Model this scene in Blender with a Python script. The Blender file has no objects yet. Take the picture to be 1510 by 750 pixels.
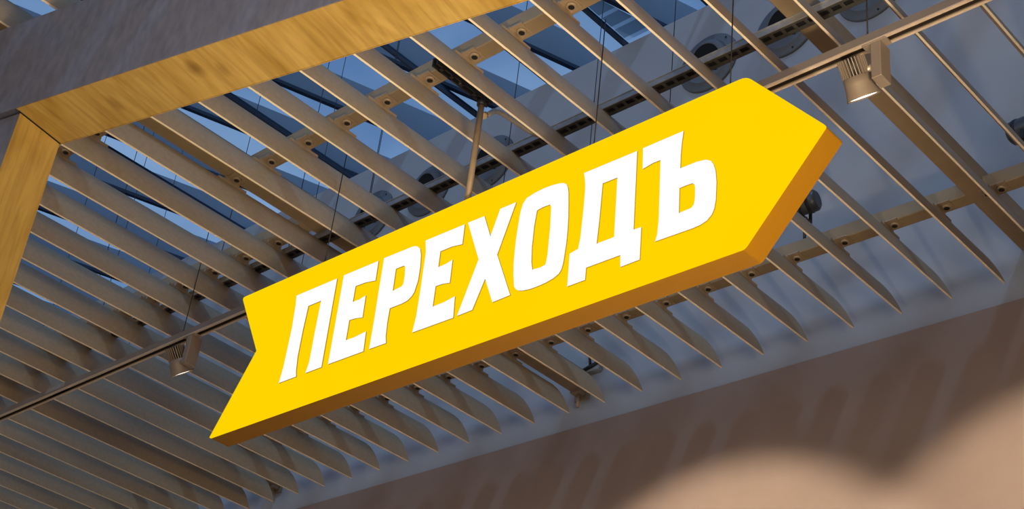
import bpy, bmesh, math, random
from mathutils import Vector, Matrix
random.seed(7)
C = bpy.context.scene.collection
SC = bpy.context.scene
H0 = 1.6                      # camera height above the floor; geometry below is given relative to the lens

# ------------------------------------------------------------------ camera
cam = bpy.data.cameras.new('camera'); co = bpy.data.objects.new('camera', cam); C.objects.link(co)
RW = ((0.7378747541569645, 0.6668451948441619, 0.10420332667938602),
      (0.2928269135761501, -0.45539640237591344, 0.8407535402176675),
      (-0.6081062784277639, 0.5898572732588171, 0.5312957286863956))
r, u, f = (Vector(v) for v in RW)
m = Matrix((( r.x, u.x, -f.x, 0), (r.y, u.y, -f.y, 0), (r.z, u.z, -f.z, H0), (0, 0, 0, 1)))
co.matrix_world = m
cam.sensor_width = 36; cam.lens = 2174.57/1510*36; cam.clip_start = 0.05; cam.clip_end = 200
SC.camera = co

# ------------------------------------------------------------------ sky, exposure
w = bpy.data.worlds.new('sky'); SC.world = w; w.use_nodes = True
nt = w.node_tree; nt.nodes.clear()
out = nt.nodes.new('ShaderNodeOutputWorld'); bg = nt.nodes.new('ShaderNodeBackground')
tc = nt.nodes.new('ShaderNodeTexCoord'); sx = nt.nodes.new('ShaderNodeSeparateXYZ')
ramp = nt.nodes.new('ShaderNodeValToRGB'); nz = nt.nodes.new('ShaderNodeTexNoise'); cr = nt.nodes.new('ShaderNodeValToRGB')
mixc = nt.nodes.new('ShaderNodeMixRGB')
ramp.color_ramp.elements[0].position = 0.0; ramp.color_ramp.elements[0].color = (.38, .49, .66, 1)
ramp.color_ramp.elements[1].position = 1.0; ramp.color_ramp.elements[1].color = (.165, .27, .46, 1)
nz.inputs['Scale'].default_value = 2.2; nz.inputs['Detail'].default_value = 5
cr.color_ramp.elements[0].position = .52; cr.color_ramp.elements[1].position = .68
mixc.inputs[2].default_value = (.72, .80, .92, 1)
nt.links.new(tc.outputs['Generated'], sx.inputs[0]); nt.links.new(sx.outputs['Z'], ramp.inputs[0])
nt.links.new(tc.outputs['Generated'], nz.inputs['Vector']); nt.links.new(nz.outputs[0], cr.inputs[0])
nt.links.new(cr.outputs[0], mixc.inputs[0]); nt.links.new(ramp.outputs[0], mixc.inputs[1])
nt.links.new(mixc.outputs[0], bg.inputs[0]); bg.inputs[1].default_value = 1.2
nt.links.new(bg.outputs[0], out.inputs[0])
SC.view_settings.view_transform = 'Standard'; SC.view_settings.look = 'None'
SC.view_settings.exposure = 0.0; SC.view_settings.gamma = 1.0; SC.view_settings.use_curve_mapping = False

# ------------------------------------------------------------------ added fill lights out of view, and the sun
def area(name, loc, target, size, power, col):
    l = bpy.data.lights.new(name, 'AREA'); l.shape = 'RECTANGLE'; l.size, l.size_y = size; l.energy = power; l.color = col
    o = bpy.data.objects.new(name, l); C.objects.link(o)
    o.location = (loc[0], loc[1], loc[2]+H0)
    d = Vector(target) - Vector(loc); o.rotation_euler = d.to_track_quat('-Z', 'Y').to_euler()
    return o
WARM = (1.0, .74, .44)
area('warm_fill_low', (-1.0, -4.5, -0.4), (-3.2, 3.0, 2.6), (5.0, 1.6), 90, WARM)  # added unseen fill, warms the slats from low down
area('warm_fill_right', (0.15, 1.35, 0.9), (-2.6, 2.0, 2.6), (.8, .8), 60, WARM)  # added fill out of view, brightens slat faces and soffit from the right
area('floor_bounce_fill', (-3.5, 0.2, 2.2), (-3.5, 0.6, -1.6), (4.0, .3), 45, WARM)  # added unseen strip, lights the floor so it bounces warm light upwards
area('cool_fill_rear', (-3.5, -6.8, 4.2), (-3.5, 4.3, 3.9), (12.0, 1.3), 200, (.62, .80, 1.0))  # added cool fill for the upper wall; no window stands there
up = bpy.data.lights.new('soffit_fill_spot', 'SPOT'); up.energy = 260; up.color = (1.0, .80, .55); up.spot_size = math.radians(62); up.spot_blend = 1.0; up.shadow_soft_size = .08  # added unseen spot, makes the soffit brighter towards its right end
uo = bpy.data.objects.new('soffit_fill_spot', up); C.objects.link(uo); uo.location = (-.9, .8, H0)
uo.rotation_euler = Vector((-1.05, 1.0, 2.4)).to_track_quat('-Z', 'Y').to_euler()
sun = bpy.data.lights.new('hazy_sun', 'SUN'); sun.energy = .85; sun.angle = math.radians(4); sun.color = (.86, .92, 1.0)
so = bpy.data.objects.new('hazy_sun', sun); C.objects.link(so); so.rotation_euler = Vector((-.42, .5, -.9)).to_track_quat('-Z', 'Y').to_euler()

# ------------------------------------------------------------------ materials
def mat(name, col, rough=.6, metal=0, noise=0, nscale=8, stretch=None, bump=0, col2=None, spec=None):
    m = bpy.data.materials.new(name); m.use_nodes = True
    n = m.node_tree; b = n.nodes['Principled BSDF']
    b.inputs['Roughness'].default_value = rough; b.inputs['Metallic'].default_value = metal
    if spec is not None: b.inputs['Specular IOR Level'].default_value = spec
    tcn = n.nodes.new('ShaderNodeTexCoord'); mp = n.nodes.new('ShaderNodeMapping')
    if stretch: mp.inputs['Scale'].default_value = stretch
    tx = n.nodes.new('ShaderNodeTexNoise'); tx.inputs['Scale'].default_value = nscale; tx.inputs['Detail'].default_value = 6
    rp = n.nodes.new('ShaderNodeValToRGB')
    c2 = col2 or tuple(c*(1-noise) for c in col)
    rp.color_ramp.elements[0].position = .32; rp.color_ramp.elements[1].position = .68
    rp.color_ramp.elements[0].color = (*c2, 1); rp.color_ramp.elements[1].color = (*col, 1)
    n.links.new(tcn.outputs['Object'], mp.inputs[0]); n.links.new(mp.outputs[0], tx.inputs['Vector'])
    n.links.new(tx.outputs[0], rp.inputs[0]); n.links.new(rp.outputs[0], b.inputs['Base Color'])
    if bump:
        bp = n.nodes.new('ShaderNodeBump'); bp.inputs['Strength'].default_value = bump; bp.inputs['Distance'].default_value = .004
        n.links.new(tx.outputs[0], bp.inputs['Height']); n.links.new(bp.outputs[0], b.inputs['Normal'])
    return m
def emit(name, col, strength=1.0, noise=0):
    m = bpy.data.materials.new(name); m.use_nodes = True; n = m.node_tree; n.nodes.clear()
    o = n.nodes.new('ShaderNodeOutputMaterial'); e = n.nodes.new('ShaderNodeEmission')
    e.inputs[0].default_value = (*col, 1); e.inputs[1].default_value = strength
    if noise:
        tcn = n.nodes.new('ShaderNodeTexCoord'); tx = n.nodes.new('ShaderNodeTexNoise'); tx.inputs['Scale'].default_value = 2.5
        rp = n.nodes.new('ShaderNodeMapRange'); rp.inputs[3].default_value = strength*(1-noise); rp.inputs[4].default_value = strength*(1+noise)
        n.links.new(tcn.outputs['Object'], tx.inputs['Vector']); n.links.new(tx.outputs[0], rp.inputs[0]); n.links.new(rp.outputs[0], e.inputs[1])
    n.links.new(e.outputs[0], o.inputs[0]); return m
M = {}
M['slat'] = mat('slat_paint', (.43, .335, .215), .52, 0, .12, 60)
M['slatedge'] = mat('slat_edge_lit', (.85, .76, .62), .4, 0, .05, 60)  # light from below is put into this pale edge colour
M['beam'] = mat('beam_paint', (.33, .25, .155), .6, 0, .10, 25)
M['clip'] = mat('clip_metal', (.42, .32, .22), .5, .2, .15, 40)
M['dark'] = mat('dark_steel', (.025, .025, .028), .5, .3, .2, 30)
M['galv'] = mat('galvanised_steel', (.48, .48, .48), .45, .4, .2, 40)
def frosted(name, col):
    m = bpy.data.materials.new(name); m.use_nodes = True; n = m.node_tree; n.nodes.clear()
    o = n.nodes.new('ShaderNodeOutputMaterial'); t = n.nodes.new('ShaderNodeBsdfTranslucent'); d_ = n.nodes.new('ShaderNodeBsdfDiffuse'); x = n.nodes.new('ShaderNodeMixShader')
    x.inputs[0].default_value = .15; t.inputs[0].default_value = (*col, 1); d_.inputs[0].default_value = (*col, 1)
    n.links.new(t.outputs[0], x.inputs[1]); n.links.new(d_.outputs[0], x.inputs[2]); n.links.new(x.outputs[0], o.inputs[0]); return m
M['ribwhite'] = frosted('frosted_white', (.95, .96, .97)); M['frost'] = frosted('frosted_grey', (.40, .44, .46))
M['traybase'] = mat('tray_base_steel', (.11, .11, .11), .5, .4, .3, 40)
M['upper'] = mat('grey_plaster', (.41, .43, .475), .9, 0, .06, 6, bump=.05)
M['lower'] = mat('brown_plaster', (.33, .25, .215), .85, 0, .08, 5, bump=.05)
M['floor'] = mat('floor_stone', (.55, .47, .38), .5, 0, .1, 3)
M['nozzle'] = mat('nozzle_grey', (.15, .16, .18), .6, 0, .08, 12)
M['boreshade'] = mat('nozzle_bore_shade', (.006, .006, .006), .9)
M['navy'] = mat('navy_steel', (.035, .05, .08), .5, .2, .15, 20)
M['blade'] = mat('blue_grey_blade', (.36, .385, .43), .6, 0, .06, 4)
def oak(name, grain):
    """oak veneer: fine streaks and cathedral bands along the grain axis, scattered knots"""
    m = bpy.data.materials.new(name); m.use_nodes = True; n = m.node_tree; b = n.nodes['Principled BSDF']; b.inputs['Roughness'].default_value = .40
    N = n.nodes.new; L = n.links.new
    tcn = N('ShaderNodeTexCoord')
    def nzn(sc, detail, dist, scale):
        mp = N('ShaderNodeMapping'); mp.inputs['Scale'].default_value = sc; t = N('ShaderNodeTexNoise')
        t.inputs['Scale'].default_value = scale; t.inputs['Detail'].default_value = detail; t.inputs['Distortion'].default_value = dist
        L(tcn.outputs['Object'], mp.inputs[0]); L(mp.outputs[0], t.inputs['Vector']); return t
    a, c = (1, .07, 1) if grain == 'y' else (1, 1, .07), (1, .30, 1) if grain == 'y' else (1, 1, .30)
    fine = nzn(a, 8, .4, 62); band = nzn(c, 4, 1.6, 7.5)
    r1 = N('ShaderNodeValToRGB'); e = r1.color_ramp.elements
    e[0].position = .30; e[0].color = (.38, .235, .045, 1); e[1].position = .62; e[1].color = (.54, .37, .11, 1)
    L(band.outputs[0], r1.inputs[0])
    r2 = N('ShaderNodeValToRGB'); e = r2.color_ramp.elements; e[0].position = .34; e[0].color = (.60, .55, .48, 1); e[1].position = .56; e[1].color = (1, 1, 1, 1)
    L(fine.outputs[0], r2.inputs[0])
    mu = N('ShaderNodeMixRGB'); mu.blend_type = 'MULTIPLY'; mu.inputs[0].default_value = .5; L(r1.outputs[0], mu.inputs[1]); L(r2.outputs[0], mu.inputs[2])
    mp = N('ShaderNodeMapping'); mp.inputs['Scale'].default_value = (7, 4, 7) if grain == 'y' else (7, 7, 4); v = N('ShaderNodeTexVoronoi'); v.inputs['Scale'].default_value = 1.0
    ds = N('ShaderNodeMixRGB'); ds.inputs[0].default_value = .12; L(mp.outputs[0], ds.inputs[1]); L(band.outputs['Color'], ds.inputs[2])
    L(tcn.outputs['Object'], mp.inputs[0]); L(ds.outputs[0], v.inputs['Vector'])
    r3 = N('ShaderNodeValToRGB'); e = r3.color_ramp.elements; e[0].position = .03; e[0].color = (.34, .25, .17, 1); e[1].position = .16; e[1].color = (1, 1, 1, 1)
    L(v.outputs['Distance'], r3.inputs[0])
    mk_ = N('ShaderNodeMixRGB'); mk_.blend_type = 'MULTIPLY'; mk_.inputs[0].default_value = .7; L(mu.outputs[0], mk_.inputs[1]); L(r3.outputs[0], mk_.inputs[2])
    L(mk_.outputs[0], b.inputs['Base Color']); return m
M['wood'] = oak('golden_oak', 'y'); M['woodv'] = oak('golden_oak_upright', 'z')
M['laminate'] = mat('grey_laminate', (.19, .205, .285), .42, 0, .30, 14, (3, 3, 1.2), .05)
M['seam'] = mat('seam_black', (.02, .012, .008), .8)
M['track'] = mat('track_taupe', (.30, .26, .23), .38, .3, .08, 20)
M['tracklip'] = mat('track_lip_highlight', (.85, .72, .58), .3, .4, .05, 20)  # warm highlights along the slot are put into the lip colour
M['spot'] = mat('spotlight_taupe', (.34, .28, .235), .45, .2, .08, 20)
M['wire'] = mat('wire_black', (.015, .015, .017), .5)
M['cable'] = mat('cable_taupe', (.36, .32, .28), .5, 0, .1, 20)
M['case'] = mat('sign_case_amber', (.36, .165, .0), .5, 0, .05, 10)
M['face'] = emit('sign_face_yellow', (1.0, .655, 0.0), 1.0, .03)
M['white'] = emit('letter_white', (1, 1, 1), 1.0)
M['edge'] = mat('letter_edge', (.35, .22, .0), .6)
M['lens'] = emit('lamp_lens', (1.0, .93, .80), 3.0)
M['flood'] = mat('flood_charcoal', (.075, .08, .09), .4, .3, .1, 20)
# tinted roof glass: lets the sky through, slightly blue, a faint reflection
g = bpy.data.materials.new('roof_glass'); g.use_nodes = True; n = g.node_tree; n.nodes.clear()
o = n.nodes.new('ShaderNodeOutputMaterial'); t = n.nodes.new('ShaderNodeBsdfTransparent'); gl = n.nodes.new('ShaderNodeBsdfGlossy')
mx = n.nodes.new('ShaderNodeMixShader'); mx.inputs[0].default_value = .03
t.inputs[0].default_value = (.56, .68, .80, 1); gl.inputs['Roughness'].default_value = .05
n.links.new(t.outputs[0], mx.inputs[1]); n.links.new(gl.outputs[0], mx.inputs[2]); n.links.new(mx.outputs[0], o.inputs[0])
M['glass'] = g

# ------------------------------------------------------------------ mesh helpers
def box(bm, x0, x1, y0, y1, z0, z1, mi=0):
    v = [bm.verts.new(p) for p in ((x0,y0,z0),(x1,y0,z0),(x1,y1,z0),(x0,y1,z0),(x0,y0,z1),(x1,y0,z1),(x1,y1,z1),(x0,y1,z1))]
    for q in ((3,2,1,0),(4,5,6,7),(0,1,5,4),(1,2,6,5),(2,3,7,6),(3,0,4,7)):
        bm.faces.new([v[i] for i in q]).material_index = mi
    return v
def obox(bm, o, a, b, c, mi=0):
    """box from corner o with edge vectors a, b, c"""
    o, a, b, c = Vector(o), Vector(a), Vector(b), Vector(c)
    v = [bm.verts.new(p) for p in (o, o+a, o+a+b, o+b, o+c, o+a+c, o+a+b+c, o+b+c)]
    for q in ((3,2,1,0),(4,5,6,7),(0,1,5,4),(1,2,6,5),(2,3,7,6),(3,0,4,7)):
        bm.faces.new([v[i] for i in q]).material_index = mi
    return v
def tube(bm, pts, rad, n=8, mi=0, cap=True):
    pts = [Vector(p) for p in pts]; rings = []
    for i, p in enumerate(pts):
        d = (pts[min(i+1, len(pts)-1)] - pts[max(i-1, 0)]).normalized()
        a = d.cross(Vector((0, 0, 1)) if abs(d.z) < .9 else Vector((1, 0, 0))).normalized(); b = d.cross(a)
        rr = rad[i] if isinstance(rad, (list, tuple)) else rad
        rings.append([bm.verts.new(p + (a*math.cos(k*2*math.pi/n) + b*math.sin(k*2*math.pi/n))*rr) for k in range(n)])
    for A, B in zip(rings, rings[1:]):
        for k in range(n):
            fc = bm.faces.new((A[k], A[(k+1) % n], B[(k+1) % n], B[k])); fc.material_index = mi; fc.smooth = True
    if cap:
        bm.faces.new(rings[0][::-1]).material_index = mi; bm.faces.new(rings[-1]).material_index = mi
def lathe(bm, o, axis, prof, n=28, mi=0, capend=True):
    """prof: list of (distance along axis, radius)"""
    o = Vector(o); d = Vector(axis).normalized()
    a = d.cross(Vector((0, 0, 1)) if abs(d.z) < .9 else Vector((1, 0, 0))).normalized(); b = d.cross(a); rings = []
    for t_, rr in prof:
        rings.append([bm.verts.new(o + d*t_ + (a*math.cos(k*2*math.pi/n) + b*math.sin(k*2*math.pi/n))*max(rr, 1e-4)) for k in range(n)])
    for A, B in zip(rings, rings[1:]):
        for k in range(n):
            fc = bm.faces.new((A[k], A[(k+1) % n], B[(k+1) % n], B[k])); fc.material_index = mi; fc.smooth = True
    if capend: bm.faces.new(rings[-1]).material_index = mi; bm.faces.new(rings[0][::-1]).material_index = mi
def prism(bm, loops, y0, y1, mi_face=0, mi_side=1, back=True):
    """plate in the XZ plane from outline (first loop) and holes, front at y0 (towards -y), back at y1"""
    edges = []; fl = []
    for L in loops:
        vs = [bm.verts.new((x, y0, z)) for x, z in L]; fl.append(vs)
        for k in range(len(vs)): edges.append(bm.edges.new((vs[k], vs[(k+1) % len(vs)])))
    res = bmesh.ops.triangle_fill(bm, edges=edges, use_beauty=True, use_dissolve=False, normal=(0, -1, 0))
    for g_ in res['geom']:
        if isinstance(g_, bmesh.types.BMFace): g_.material_index = mi_face
    for vs in fl:
        bk = [bm.verts.new((v.co.x, y1, v.co.z)) for v in vs]
        for k in range(len(vs)):
            j = (k+1) % len(vs)
            bm.faces.new((vs[k], vs[j], bk[j], bk[k])).material_index = mi_side
        if back and len(fl) == 1:
            bm.faces.new(bk).material_index = mi_side
def mk(bm, name, mats, bevel=0, recalc=True):
    if bevel: bmesh.ops.bevel(bm, geom=bm.edges[:], offset=bevel, segments=1, affect='EDGES', profile=.5)
    if recalc: bmesh.ops.recalc_face_normals(bm, faces=bm.faces[:])
    me = bpy.data.meshes.new(name); bm.to_mesh(me); bm.free()
    for m_ in (mats if isinstance(mats, (list, tuple)) else [mats]): me.materials.append(m_)
    return me
def link(name, me, parent=None, loc=None, rot=None):
    o = bpy.data.objects.new(name, me); C.objects.link(o)
    if parent is not None: o.parent = parent
    if loc is not None: o.location = loc
    if rot is not None: o.rotation_euler = rot
    return o
def thing(name, loc, label=None, cat=None, group=None, kind=None):
    o = bpy.data.objects.new(name, None); C.objects.link(o); o.location = (loc[0], loc[1], loc[2]+H0); o.empty_display_size = .1
    if label: o['label'] = label
    if cat: o['category'] = cat
    if group: o['group'] = group
    if kind: o['kind'] = kind
    return o
def boxpart(name, mat_, parent, *dims, bevel=0):
    bm = bmesh.new(); box(bm, *dims); return link(name, mk(bm, name, mat_, bevel), parent)

W = 4.36; SILL = 4.98; ZF = 2.836; RZ = 5.0
XL, XR, YB = -11.5, 2.6, -7.0
# ------------------------------------------------------------------ setting: floor and walls
def structure(name, mat_, *dims):
    bm = bmesh.new(); box(bm, *dims); o = link(name, mk(bm, name, mat_)); o.location.z = H0; o['kind'] = 'structure'; return o
structure('floor', M['floor'], XL-.2, XR+.2, YB-.2, W+.4, -H0-.2, -H0)
wb = structure('wall_back', M['upper'], XL-.2, XR+.2, W, W+.4, -H0, SILL)
lowp = boxpart('lower_cladding', M['lower'], wb, XL, XR, W-.012, W, -H0, ZF-.008)
lowp['label'] = 'brown plaster lower part of the wall'
structure('wall_left', M['lower'], XL-.2, XL, YB-.2, W, -H0, SILL)
structure('wall_right', M['lower'], XR, XR+.2, YB-.2, W, -H0, SILL)
structure('wall_rear', M['lower'], XL, XR, YB-.2, YB, -H0, SILL)

# roof light over the whole hall: panes between straight bars, slanted blue grey blades above
win = thing('window_1', (0, 0, RZ), kind='structure')
PX0 = -3.875
kx = [PX0 + .525*k for k in range(-15, 13)]
for a, b in zip(kx, kx[1:]):
    bm = bmesh.new(); box(bm, a+.008, b-.008, YB, W+.4, .012, .018)
    link('pane', mk(bm, 'pane', M['glass']), win)
barme = None
for a in kx:
    if barme is None:
        bm = bmesh.new(); box(bm, -.006, .006, YB, W+.4, -.008, .03); barme = mk(bm, 'glazing_bar', M['navy'])
    link('glazing_bar', barme, win, (a, 0, 0))
th = math.radians(72)
bm = bmesh.new(); Lb = 9.5
d = Vector((math.cos(th), math.sin(th), 0)); nrm = Vector((-math.sin(th), math.cos(th), 0))
obox(bm, -d*Lb - nrm*.008, d*(Lb+1.0), nrm*.016, Vector((0, 0, .20)))
blademe = mk(bm, 'roof_blade', M['blade'])
bm = bmesh.new(); obox(bm, -d*Lb - nrm*.014, d*(Lb+1.0), nrm*.028, Vector((0, 0, .022))); edgeme = mk(bm, 'blade_edge', M['navy'])
for k in range(-15, 16):
    bl = link('roof_blade', blademe, win, (-3.73 + .5825*k, 4.2, .06))
    link('blade_edge', edgeme, bl, (0, 0, -.022))

# small louvred vent seen through the glass beside one bar
def vstrip(y0, y1):
    q = bmesh.new(); xr = lambda y: -3.868 + (y-3.78)*.168/.58
    q.faces.new([q.verts.new(p) for p in ((-3.868, y0, .034), (xr(y0), y0, .034), (xr(y1), y1, .034), (-3.868, y1, .034))]); return q
vent = None; y = 3.86
while y < 4.30:
    g_ = link('vent_panel', mk(vstrip(y, y+.080), 'vent_panel', M['frost'], recalc=False), win); g_['label'] = 'grey frosted strip of the roof vent'
    r_ = link('vent_rib', mk(vstrip(y+.080, y+.105), 'vent_rib', M['ribwhite'], recalc=False), g_); y += .105
    r_['label'] = 'white rib of the roof vent'

# ------------------------------------------------------------------ slat ceiling
ceil = thing('ceiling', (0, 0, ZF), kind='structure')
TILT = math.radians(25); SL = .145
sp = [(0, .0032), (.02, .0036), (.12, .0062), (.3, .0092), (.5, .0102), (.7, .0092), (.88, .006), (.97, .003), (1, .001)]
endcut = [0, .001, .004, .010, .017, .027, .042, .062, .084]
dirs = Vector((-math.sin(TILT), 0, math.cos(TILT))); nn = Vector((math.cos(TILT), 0, math.sin(TILT)))
TIPY = 4.237
def slat_mesh(y0):
    bm = bmesh.new(); ringA, ringB = [], []
    for side in (1, -1):
        seq = list(range(len(sp))) if side == 1 else list(range(len(sp)-1, -1, -1))
        for i in seq:
            p = dirs*(sp[i][0]*SL) + nn*(sp[i][1]*side)
            ringA.append(bm.verts.new((p.x, y0, p.z))); ringB.append(bm.verts.new((p.x, TIPY-endcut[i], p.z)))
    nr = len(ringA)
    for k in range(nr):
        j = (k+1) % nr
        fc = bm.faces.new((ringA[k], ringA[j], ringB[j], ringB[k])); fc.smooth = (k != nr-1 and k != nr//2-1)
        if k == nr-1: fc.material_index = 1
    bm.faces.new(ringA[::-1])
    h = len(sp)
    for i in range(h-1):
        bm.faces.new((ringB[i], ringB[i+1], ringB[nr-2-i], ringB[nr-1-i]))
    bmesh.ops.recalc_face_normals(bm, faces=bm.faces[:])
    for e in bm.edges:
        if len(e.link_faces) == 2 and e.calc_face_angle(0) > math.radians(35): e.smooth = False
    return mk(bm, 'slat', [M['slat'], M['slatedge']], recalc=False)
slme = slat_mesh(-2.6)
# clip: foot along the top of the slat, web up to the beam, two bolt sockets under the beam
bm = bmesh.new()
box(bm, -.007, .009, -.062, .066, -.006, .004)
box(bm, -.004, .005, -.030, .034, .004, .022)
box(bm, .005, .048, -.026, .030, .018, .024); box(bm, -.044, -.004, -.026, .030, .018, .024)
lathe(bm, (.026, .004, .010), (0, 0, 1), [(0, .0155), (.009, .0165)], 14)
lathe(bm, (-.024, .004, .010), (0, 0, 1), [(0, .0155), (.009, .0165)], 14)
clipme = mk(bm, 'clip', M['clip'])
bm = bmesh.new()
lathe(bm, (.026, .004, .0085), (0, 0, 1), [(0, .010), (.002, .010)], 12); lathe(bm, (-.024, .004, .0085), (0, 0, 1), [(0, .010), (.002, .010)], 12)
boltme = mk(bm, 'bolt_socket', M['dark'])
TOPX, TOPZ = -SL*math.sin(TILT), SL*math.cos(TILT)
def crossings(x):
    if x < -3.95: return (-1.46, -.62, .22, 1.06, 1.9, 2.745, 3.905)
    return (-.71, .83, 2.375, 3.905)
for k in range(-14, 35):
    x = -1.895 - .2*k
    s = link('slat', slme, ceil, (x, 0, 0))
    for yc in crossings(x):
        c_ = link('clip', clipme, s, (TOPX, yc, TOPZ)); 
        if yc > 1.5 and x < -1: link('clip', boltme, s, (TOPX, yc, TOPZ)).name = 'bolt_socket'
BZ = 2.99 - ZF
def beam(name, x0, x1, y0, y1, z0, z1):
    bm = bmesh.new(); box(bm, x0, x1, y0, y1, z0, z1)
    return link(name, mk(bm, name, M['beam'], .003), ceil)
for i, xb in enumerate((-8.195, -6.08, -3.965, -1.85, .265)):
    b_ = beam('main_beam', xb, xb+.062, -2.6, W, BZ, BZ+.10)
    bm = bmesh.new(); box(bm, xb-.01, xb+.072, W-.010, W, BZ-.03, BZ+.11); tube(bm, [(xb+.03, W-.03, BZ-.075), (xb+.03, W-.03, BZ)], .008, 10)
    box(bm, xb+.005, xb+.057, W-.06, W-.012, BZ-.012, BZ)
    link('wall_bracket', mk(bm, 'wall_bracket', M['clip']), b_)
spans = [(-8.133, -6.08), (-6.018, -3.965)]
for a, b in spans:
    for yc in (-1.475, -.635, .205, 1.045, 1.885, 2.725, 3.89): beam('cross_beam', a, b, yc-.01, yc+.05, BZ, BZ+.056)
for a, b in ((-3.903, -1.85), (-1.788, .265), (.327, 2.4)):
    for yc in (-.73, .81, 2.36, 3.89): beam('cross_beam', a, b, yc, yc+.06, BZ, BZ+.056)
for x, y in ((-3.937,2.99),(-4.958,3.451),(-4.45,3.386),(-4.729,2.876),(-5.788,2.961),(-3.609,3.403),(-3.345,3.614),(-2.803,3.451),(-6.355,2.986),(-6.352,3.454),(-5.249,2.63),(-4.391,2.974)):
    bm = bmesh.new(); tube(bm, [(x, y, 3.12-ZF), (x, y, RZ-ZF-.01)], .0018, 6); link('suspension_wire', mk(bm, 'suspension_wire', M['wire']), ceil)

# ------------------------------------------------------------------ cable tray (perforated channel under the beams)
tr = thing('cable_tray', (-3.4, 2.82, 2.966), 'long perforated metal cable tray running under the beams behind the sign', 'cable tray')
bm = bmesh.new()
X0, X1 = -4.6, 4.6
box(bm, X0, X1, -.021, -.018, 0, .024)                                        # near side
box(bm, X0, X1, -.024, -.016, .021, .024)                                     # lip
link('side_rail', mk(bm, 'side_rail', M['galv']), tr)
bm = bmesh.new()
box(bm, X0, X1, -.018, -.009, 0, .002); box(bm, X0, X1, .009, .024, 0, .002)
x = X0
while x < X1:
    box(bm, x, x+.012, -.009, .009, 0, .002); x += .040
link('perforated_base', mk(bm, 'perforated_base', M['traybase']), tr)
bm = bmesh.new()
box(bm, X0, X1, -.012, .018, .008, .020); link('inner_cable', mk(bm, 'inner_cable', M['dark']), tr)
# ------------------------------------------------------------------ air nozzles on the upper wall
bm = bmesh.new()
lathe(bm, (0, 0, 0), (0, -1, 0), [(0, .165), (.010, .165), (.014, .160), (.014, .128), (.022, .124), (.024, .118), (.016, .112)], 40)
nflange = mk(bm, 'flange', M['nozzle'])
bm = bmesh.new()
ax = Vector((-.12, -1, -.30))
lathe(bm, (0, -.004, 0), ax, [(-.02, .117), (.004, .116), (.014, .112), (.022, .104), (.028, .094), (.028, .091), (.020, .089)], 36, capend=False)
nball = mk(bm, 'nozzle_ball', M['nozzle'])
bm = bmesh.new(); lathe(bm, (0, -.004, 0), ax, [(.022, .0905), (.0265, .0905)], 36); nbore = mk(bm, 'bore_disc', M['boreshade'])  # near-black disc closes the ball, its colour stands for the shade inside
bm = bmesh.new(); lathe(bm, (0, 0, 0), (0, -1, 0), [(0, .006), (.004, .005)], 8)
nscrew = mk(bm, 'screw', M['dark'])
nl = {-2.445: 'round grey air nozzle cut by the top edge of the photo near the right spotlight', -2.88: 'round grey air nozzle partly behind the right-hand main beam',
      -3.315: 'large round grey air nozzle just above the arrow tip of the sign', -4.74: 'round grey air nozzle right of the sign hanging rod',
      -5.21: 'round grey air nozzle just left of the sign hanging rod', -5.67: 'round grey air nozzle farthest left above the sign'}
for x, lab in nl.items():
    t_ = thing('air_nozzle', (x, W, 4.597), lab, 'air nozzle', 'air nozzles on the upper wall')
    link('flange', nflange, t_); link('nozzle_ball', nball, t_); link('bore_disc', nbore, t_); [link('screw', nscrew, t_, (.147*math.cos(q_), -.013, .147*math.sin(q_))) for q_ in (.8, 2.894, 4.989)]

# ------------------------------------------------------------------ wooden portal
K = .96; PZ = 2.5*K
N0 = Vector((-3.571*K, 1.382*K, PZ)); an = math.radians(12.45)
pt = thing('wooden_portal', (N0.x, N0.y, -H0), 'large wooden portal frame with golden oak soffit and grey laminate front', 'portal')
pt.rotation_euler = (0, 0, an)
DP = .185*K; HH = .372*K; LEN = 3.3; base = PZ + H0
def ppart(name, mats, dims, parent=pt, bevel=0): return boxpart(name, mats, parent, *dims, bevel=bevel)
ppart('soffit_board', M['wood'], (.002, LEN-.24, .0015, DP-.001, base, base+.012))['label'] = 'golden oak underside board'
ppart('front_board', M['laminate'], (-.24, LEN, -.001, .0012, base+.001, base+HH))['label'] = 'grey laminate front board of the header'
hc = ppart('header_core', M['laminate'], (-.24, LEN, .0014, DP, base+.0125, base+HH-.001))
ppart('back_board', M['wood'], (-.24, LEN, DP+.0005, DP+.003, base, base+HH))
for x0, x1, face in ((-.22, -.002, 1), (LEN-.238, LEN-.02, 0)):
    lg = ppart('leg', M['laminate'], (x0, x1, .020, DP-.004, 0, base-.002))
    xf = x1 if face else x0-.003
    bm = bmesh.new(); box(bm, xf, xf+.003, .019, DP-.003, 0, base-.003)
    b_ = link('inner_board', mk(bm, 'inner_board', M['woodv'] if 'woodv' in M else M['wood']), lg); b_['label'] = 'golden oak inner face board'
ppart('joint_seam', M['seam'], (-.001, .004, .012, DP-.002, base-.0015, base+.002))

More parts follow.
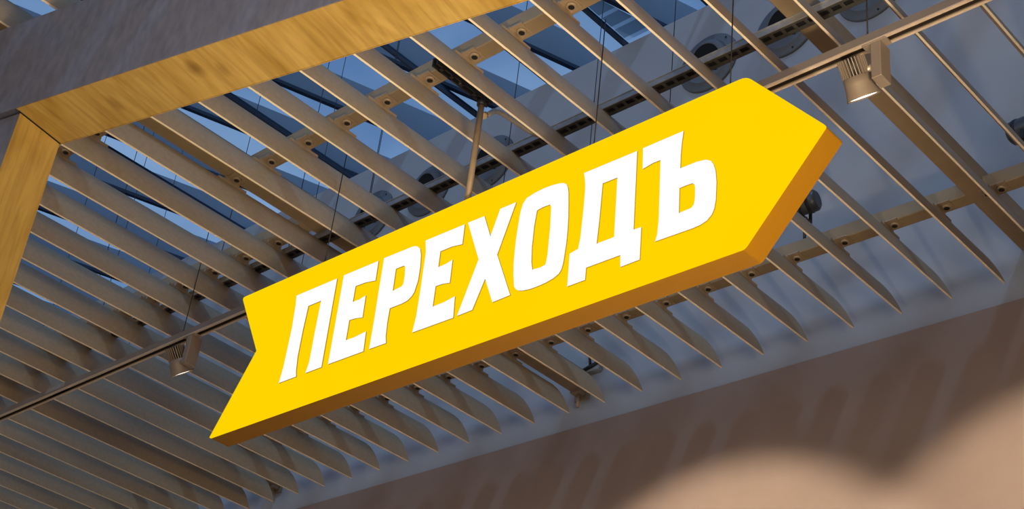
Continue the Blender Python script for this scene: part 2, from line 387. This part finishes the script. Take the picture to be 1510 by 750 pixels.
# ------------------------------------------------------------------ light track with spotlights
TY, TZ = 2.65, 2.60
tk = thing('light_track', (-3.3, TY, TZ), 'thin taupe lighting track hung on wires below the slats', 'light track')
bm = bmesh.new(); a, b = -5.2, 4.3
box(bm, a, b, -.018, .018, .014, .030)                     # body
box(bm, a, b, -.018, -.0155, .004, .014); box(bm, a, b, .0155, .018, .004, .014)
link('rail_body', mk(bm, 'rail_body', M['track']), tk)
bm = bmesh.new(); box(bm, a, b, -.0185, -.0085, 0, .004); box(bm, a, b, .0105, .0185, 0, .004)
link('slot_lip', mk(bm, 'slot_lip', M['tracklip']), tk)
bm = bmesh.new(); box(bm, a, b, -.0155, .0155, .012, .014); link('contact_strip', mk(bm, 'contact_strip', M['seam']), tk)
for xw in (-1.50, -4.49, -6.6, .4):
    bm = bmesh.new(); X = xw+3.3; tube(bm, [(X, 0, .034), (X, 0, .52)], .0020, 6); lathe(bm, (X, 0, .030), (0, 0, 1), [(0, .011), (.010, .009), (.016, .004)], 10)
    link('suspension_wire', mk(bm, 'suspension_wire', M['wire']), tk)
for xw in (-5.35, -2.2):
    boxpart('track_joiner', M['galv'], tk, xw+3.3-.07, xw+3.3+.07, -.0195, .0195, .012, .0315)
# spotlight: parts in local space, origin under the track
HA = math.radians(37); hd = Vector((0, math.sin(HA), -math.cos(HA)))
bm = bmesh.new(); box(bm, -.0145, .0145, -.017, .034, -.122, -.004, 0); adapter = mk(bm, 'adapter_box', M['spot'], .002)
bm = bmesh.new(); box(bm, -.040, .030, -.0175, .0175, -.0045, .004); adfoot = mk(bm, 'adapter_foot', M['spot'], .0015)
P0 = Vector((-.066, -.030, -.040))
bm = bmesh.new(); lathe(bm, P0, hd, [(0, .026), (.004, .030), (.050, .030), (.050, .020)], 24); core = mk(bm, 'heat_sink_core', M['dark'])
bm = bmesh.new()
a_ = hd.cross(Vector((1, 0, 0))).normalized(); b_ = hd.cross(a_)
for k in range(26):
    q = k*2*math.pi/26; rad_ = a_*math.cos(q) + b_*math.sin(q); tn = hd.cross(rad_)
    obox(bm, P0 + rad_*.029 - tn*.0013 + hd*.002, hd*.048, rad_*.008, tn*.0026)
fins_me = mk(bm, 'heat_sink', M['spot'])
bm = bmesh.new(); lathe(bm, P0, hd, [(.049, .030), (.050, .0375), (.070, .0385), (.090, .041), (.105, .045), (.108, .0455), (.108, .043), (.100, .040)], 32, capend=False); barrel = mk(bm, 'barrel', M['spot'])
bm = bmesh.new(); lathe(bm, P0, hd, [(.101, .0425), (.104, .0425)], 32); lensme = mk(bm, 'lens', M['lens'])
bm = bmesh.new(); tube(bm, [(-.0145, .010, -.055), tuple(P0 + hd*.045 + Vector((.03, 0, 0)))], .008, 10); armme = mk(bm, 'swivel_arm', M['tracklip'])
lampdata = bpy.data.lights.new('spot_lamp', 'SPOT'); lampdata.energy = 200; lampdata.color = (1.0, .80, .58)
lampdata.spot_size = math.radians(72); lampdata.spot_blend = .35; lampdata.shadow_soft_size = .03
lab = {-1.47: 'taupe track spotlight on the right end of the track near the top edge', -2.94: 'taupe track spotlight hidden behind the yellow sign', -4.41: 'taupe track spotlight left of the sign with its gold-lit box'}
for x, lb in lab.items():
    t_ = thing('track_spotlight', (x, TY, TZ), lb, 'spotlight', 'spotlights on the track')
    link('adapter_box', adapter, t_); link('adapter_foot', adfoot, t_); link('swivel_arm', armme, t_)
    c_ = link('heat_sink', fins_me, t_); link('heat_sink_core', core, c_)
    bb = link('barrel', barrel, t_); link('lens', lensme, bb)
    lo = bpy.data.objects.new('spot_lamp', lampdata); C.objects.link(lo); lo.parent = t_
    lo.location = P0 + hd*.112; lo.rotation_euler = Vector((-.075, math.sin(math.radians(57)), -math.cos(math.radians(57)))).to_track_quat('-Z', 'Y').to_euler()

# ------------------------------------------------------------------ the arrow sign
YS, YE = 2.45, 2.528
sg = thing('arrow_sign', (-2.67, YS, 1.949), 'illuminated yellow arrow sign with white Cyrillic lettering pointing right', 'sign')
face = [(-3.826, 2.482), (-1.741, 2.482), (-1.506, 2.2195), (-1.736, 1.949), (-3.829, 1.949), (-3.671, 2.2285)]
def rounded(poly, rads, n=4):
    o_ = []
    for i, p in enumerate(poly):
        p = Vector(p); a = Vector(poly[i-1]); b = Vector(poly[(i+1) % len(poly)]); rr = rads[i]
        if rr == 0: o_.append(tuple(p)); continue
        A = p + (a-p).normalized()*rr; B = p + (b-p).normalized()*rr
        for k in range(n+1):
            t1 = k/n; o_.append(tuple(A*(1-t1)**2 + p*2*t1*(1-t1) + B*t1*t1))
    return o_
fp = rounded(face, [.016, .022, .008, .010, .006, 0])
OX, OZ = -2.67, 1.949
loc = lambda L: [(x-OX, z-OZ) for x, z in L]
bm = bmesh.new(); prism(bm, [loc(fp)], 0, .006, 0, 0); link('face_panel', mk(bm, 'face_panel', [M['face'], M['case']]), sg)['label'] = 'glowing yellow front panel'
bm = bmesh.new(); prism(bm, [loc(rounded(face, [.016, .022, .008, .010, .006, 0]))], .006, YE-YS, 1, 1)
link('case_shell', mk(bm, 'case_shell', [M['case'], M['case']]), sg)['label'] = 'amber side and back casing'
TXT = {}
TXT['pe'] = [[(-3.507,2.386),(-3.3063,2.3855),(-3.2981,2.0615),(-3.3735,2.0615),(-3.3655,2.100),(-3.3675,2.2167),(-3.3678,2.3222),(-3.4301,2.3222),(-3.4330,2.2362),(-3.4318,2.137),(-3.4250,2.085),(-3.4185,2.0615),(-3.5026,2.0615),(-3.4962,2.1159),(-3.4945,2.2594),(-3.5010,2.350)]]
TXT['ie'] = [[(-3.2744,2.3865),(-3.1125,2.3855),(-3.1098,2.3128),(-3.1582,2.3214),(-3.2038,2.3229),(-3.2030,2.265),(-3.173,2.2644),(-3.1445,2.270),(-3.141,2.1900),(-3.1726,2.197),(-3.2034,2.1995),(-3.2015,2.1277),(-3.1618,2.1270),(-3.1114,2.132),(-3.1072,2.0618),(-3.2677,2.0630),(-3.2706,2.203)]]
TXT['er'] = [[(-3.0875,2.3868),(-2.9645,2.3848),(-2.9500,2.383),(-2.9365,2.377),(-2.9225,2.3638),(-2.9143,2.3396),(-2.9085,2.2935),(-2.9085,2.2457),(-2.9171,2.2081),(-2.9268,2.196),(-2.9420,2.187),(-2.9649,2.1837),(-3.018,2.1839),(-3.0182,2.1347),(-3.0146,2.0867),(-3.0078,2.0610),(-3.0816,2.0622),(-3.0823,2.1727),(-3.085,2.2703)],
             [(-3.0211,2.3249),(-2.9882,2.325),(-2.982,2.3225),(-2.979,2.318),(-2.9742,2.292),(-2.9735,2.2624),(-2.9755,2.253),(-2.9812,2.2485),(-3.018,2.2451)]]
TXT['ie2'] = [[(-2.9036,2.3868),(-2.7375,2.3852),(-2.7356,2.314),(-2.7788,2.3212),(-2.828,2.3212),(-2.8265,2.2650),(-2.7971,2.2656),(-2.7684,2.2713),(-2.7658,2.1909),(-2.7959,2.197),(-2.8254,2.1988),(-2.8244,2.1285),(-2.778,2.1289),(-2.7351,2.1349),(-2.7288,2.0618),(-2.8972,2.0635),(-2.8905,2.1176),(-2.8911,2.2355),(-2.8935,2.3418)]]
TXT['kha'] = [[(-2.7243,2.3858),(-2.6571,2.3845),(-2.6203,2.3003),(-2.594,2.3865),(-2.5314,2.3858),(-2.5821,2.2241),(-2.5097,2.0665),(-2.5768,2.0645),(-2.6187,2.1556),(-2.6546,2.0641),(-2.7144,2.0630),(-2.6567,2.2338)]]
TXT['o'] = [[(-2.4904,2.3849),(-2.46,2.3912),(-2.4283,2.3934),(-2.3959,2.3921),(-2.366,2.3873),(-2.3519,2.3827),(-2.3396,2.3734),(-2.3331,2.3615),(-2.3287,2.3425),(-2.3243,2.3041),(-2.32,2.2602),(-2.3175,2.211),(-2.3175,2.1664),(-2.3214,2.1073),(-2.3259,2.0872),(-2.3343,2.0765),(-2.3526,2.0682),(-2.379,2.0632),(-2.4104,2.0614),(-2.4386,2.062),(-2.4631,2.0656),(-2.4788,2.0709),(-2.49,2.0787),(-2.4985,2.0906),(-2.5066,2.1321),(-2.511,2.1678),(-2.5126,2.2044),(-2.5134,2.2549),(-2.5112,2.3073),(-2.5087,2.3461),(-2.5027,2.3698)],
            [(-2.4436,2.3235),(-2.4337,2.326),(-2.4186,2.327),(-2.3949,2.3257),(-2.3894,2.316),(-2.3845,2.243),(-2.3837,2.1559),(-2.3854,2.1336),(-2.3878,2.1235),(-2.407,2.1208),(-2.4353,2.1242),(-2.4423,2.1514),(-2.447,2.2031),(-2.4474,2.2732)]]
TXT['de'] = [[(-2.2771,2.3870),(-2.0897,2.3852),(-2.0824,2.1275),(-2.057,2.1260),(-2.0549,2.0255),(-2.1179,2.0247),(-2.121,2.0622),(-2.2368,2.0628),(-2.2365,2.0247),(-2.2981,2.0246),(-2.3011,2.1290),(-2.2719,2.1344),(-2.2675,2.1683),(-2.2659,2.2589),(-2.2667,2.3238),(-2.2685,2.3471),(-2.2727,2.370)],
             [(-2.2041,2.3228),(-2.1528,2.3222),(-2.1474,2.1278),(-2.207,2.1281),(-2.2045,2.2087)]]
TXT['hard'] = [[(-2.0697,2.3861),(-1.935,2.3866),(-1.9385,2.3486),(-1.9400,2.3067),(-1.9392,2.2662),(-1.886,2.2659),(-1.8574,2.2604),(-1.8417,2.2503),(-1.8327,2.2349),(-1.8260,2.2144),(-1.8216,2.1759),(-1.8218,2.1214),(-1.8254,2.0973),(-1.8326,2.0812),(-1.8468,2.0689),(-1.8662,2.0630),(-1.8911,2.0615),(-2.0081,2.0640),(-2.0024,2.0843),(-2.0006,2.1286),(-2.0030,2.2114),(-2.0069,2.3207),(-2.0312,2.3216),(-2.0663,2.3155)],
               [(-1.9383,2.2032),(-1.9173,2.2037),(-1.898,2.2025),(-1.8908,2.1964),(-1.8881,2.1872),(-1.8871,2.1563),(-1.8881,2.1417),(-1.8906,2.1327),(-1.897,2.1262),(-1.9360,2.1246)]]
for k, L in TXT.items():
    bm = bmesh.new(); prism(bm, [loc(l_) for l_ in L], -.0035, .001, 0, 1, back=False)
    link('letter', mk(bm, 'letter', [M['white'], M['edge']], recalc=False), sg)
bm = bmesh.new(); RX, RY = -2.792, 2.492
tube(bm, [(RX-OX, RY-YS, 2.47-OZ), (RX-OX, RY-YS, 2.895-OZ)], .010, 10); link('hanging_rod', mk(bm, 'hanging_rod', M['clip']), sg)
for xw in (-2.2895, -1.8205, -3.45):
    bm = bmesh.new(); tube(bm, [(xw-OX, .04, 2.475-OZ), (xw-OX, .04, 2.989-OZ)], .0018, 6); link('suspension_wire', mk(bm, 'suspension_wire', M['wire']), sg)
br = bmesh.new()
for dx in (-.013, .007): box(br, RX+dx-OX, RX+dx+.006-OX, 2.275-YS, 2.525-YS, 2.905-OZ, 2.935-OZ)
box(br, RX-.013-OX, RX+.013-OX, 2.275-YS, 2.525-YS, 2.930-OZ, 2.936-OZ)
for yy in (2.30, 2.345, 2.39, 2.45, 2.50): box(br, RX-.012-OX, RX+.012-OX, yy-YS, yy+.012-YS, 2.905-OZ, 2.912-OZ)
tube(br, [(RX-OX, 2.49-YS, 2.885-OZ), (RX-OX, 2.49-YS, 2.912-OZ)], .014, 10)
tube(br, [(RX-OX, 2.39-YS, 2.90-OZ), (RX-OX, 2.39-YS, 2.992-OZ)], .007, 8)
link('mounting_rail', mk(br, 'mounting_rail', M['dark']), sg)['label'] = 'dark perforated rail under the beam'
# feed cable from the rod to the tray
cb = thing('power_cable', (-2.80, 2.50, 2.90), 'pale taupe cable bowing from the sign rod to the cable tray', 'cable')
pp = [(-.003, .017, -.030), (-.012, .045, -.006), (-.029, .082, .040), (-.042, .13, .068), (-.040, .19, .071), (-.036, .245, .071), (-.030, .285, .072), (-.012, .300, .072)]
bm = bmesh.new(); tube(bm, pp, .0085, 10); link('cable_sheath', mk(bm, 'cable_sheath', M['cable']), cb)
bm = bmesh.new(); tube(bm, [(-.0005, .0145, -.038), (-.006, .027, -.022)], .011, 10); link('gland', mk(bm, 'gland', M['clip']), cb)

# ------------------------------------------------------------------ floodlights above the slats, clamp on the wall
def floodlight(x, y, z, label, dirx):
    t_ = thing('floodlight', (x, y, z), label, 'floodlight')
    ax_ = Vector((dirx, -.12, -.05))
    bm = bmesh.new(); lathe(bm, (0, 0, 0), ax_, [(0, .032), (.008, .041), (.030, .043), (.14, .041), (.17, .038)], 22); link('housing', mk(bm, 'housing', M['flood']), t_)
    bm = bmesh.new(); lathe(bm, (0, 0, 0), ax_, [(.028, .0445), (.040, .0445)], 22); link('cooling_ring', mk(bm, 'cooling_ring', M['dark']), t_)
    a2 = Vector(ax_).normalized()*.06
    bm = bmesh.new(); box(bm, a2.x-.006, a2.x+.006, -.044, -.038, -.06, .01); box(bm, a2.x-.006, a2.x+.006, .038, .044, -.06, .01); box(bm, a2.x-.006, a2.x+.006, -.044, .044, -.064, -.058)
    link('yoke', mk(bm, 'yoke', M['dark']), t_)
    bm = bmesh.new(); lathe(bm, (a2.x, 0, -.062), (0, 0, -1), [(0, .012), (.01, .012), (.01, .006), (z-3.046-.062, .006)], 10); box(bm, a2.x-.03, a2.x+.05, -.02, .02, -(z-3.046)-.001, -(z-3.046)+.006)
    link('mounting_foot', mk(bm, 'mounting_foot', M['flood']), t_)
floodlight(-2.45, 3.925, 3.225, 'charcoal floodlight on the cross beam right behind the arrow tip', -1)
floodlight(-1.69, 3.925, 3.20, 'charcoal floodlight cut off by the right edge of the photo', 1)
cl = thing('cable_clamp', (-3.876, W, 3.10), 'small grey clamp with black lever on the wall between slats', 'clamp')
bm = bmesh.new(); box(bm, -.045, .045, -.03, 0, -.02, .03); link('clamp_plate', mk(bm, 'clamp_plate', M['galv'], .004), cl)
bm = bmesh.new(); tube(bm, [(-.07, -.03, -.012), (.0, -.034, .0), (.07, -.03, .02)], .009, 8); link('clamp_jaw', mk(bm, 'clamp_jaw', M['dark']), cl)
bm = bmesh.new(); tube(bm, [(0, -.034, 0), (-.018, -.034, .11)], .006, 8); lathe(bm, (-.02, -.034, .10), (0, 0, 1), [(0, .014), (.03, .014)], 10); link('lever', mk(bm, 'lever', M['dark']), cl)
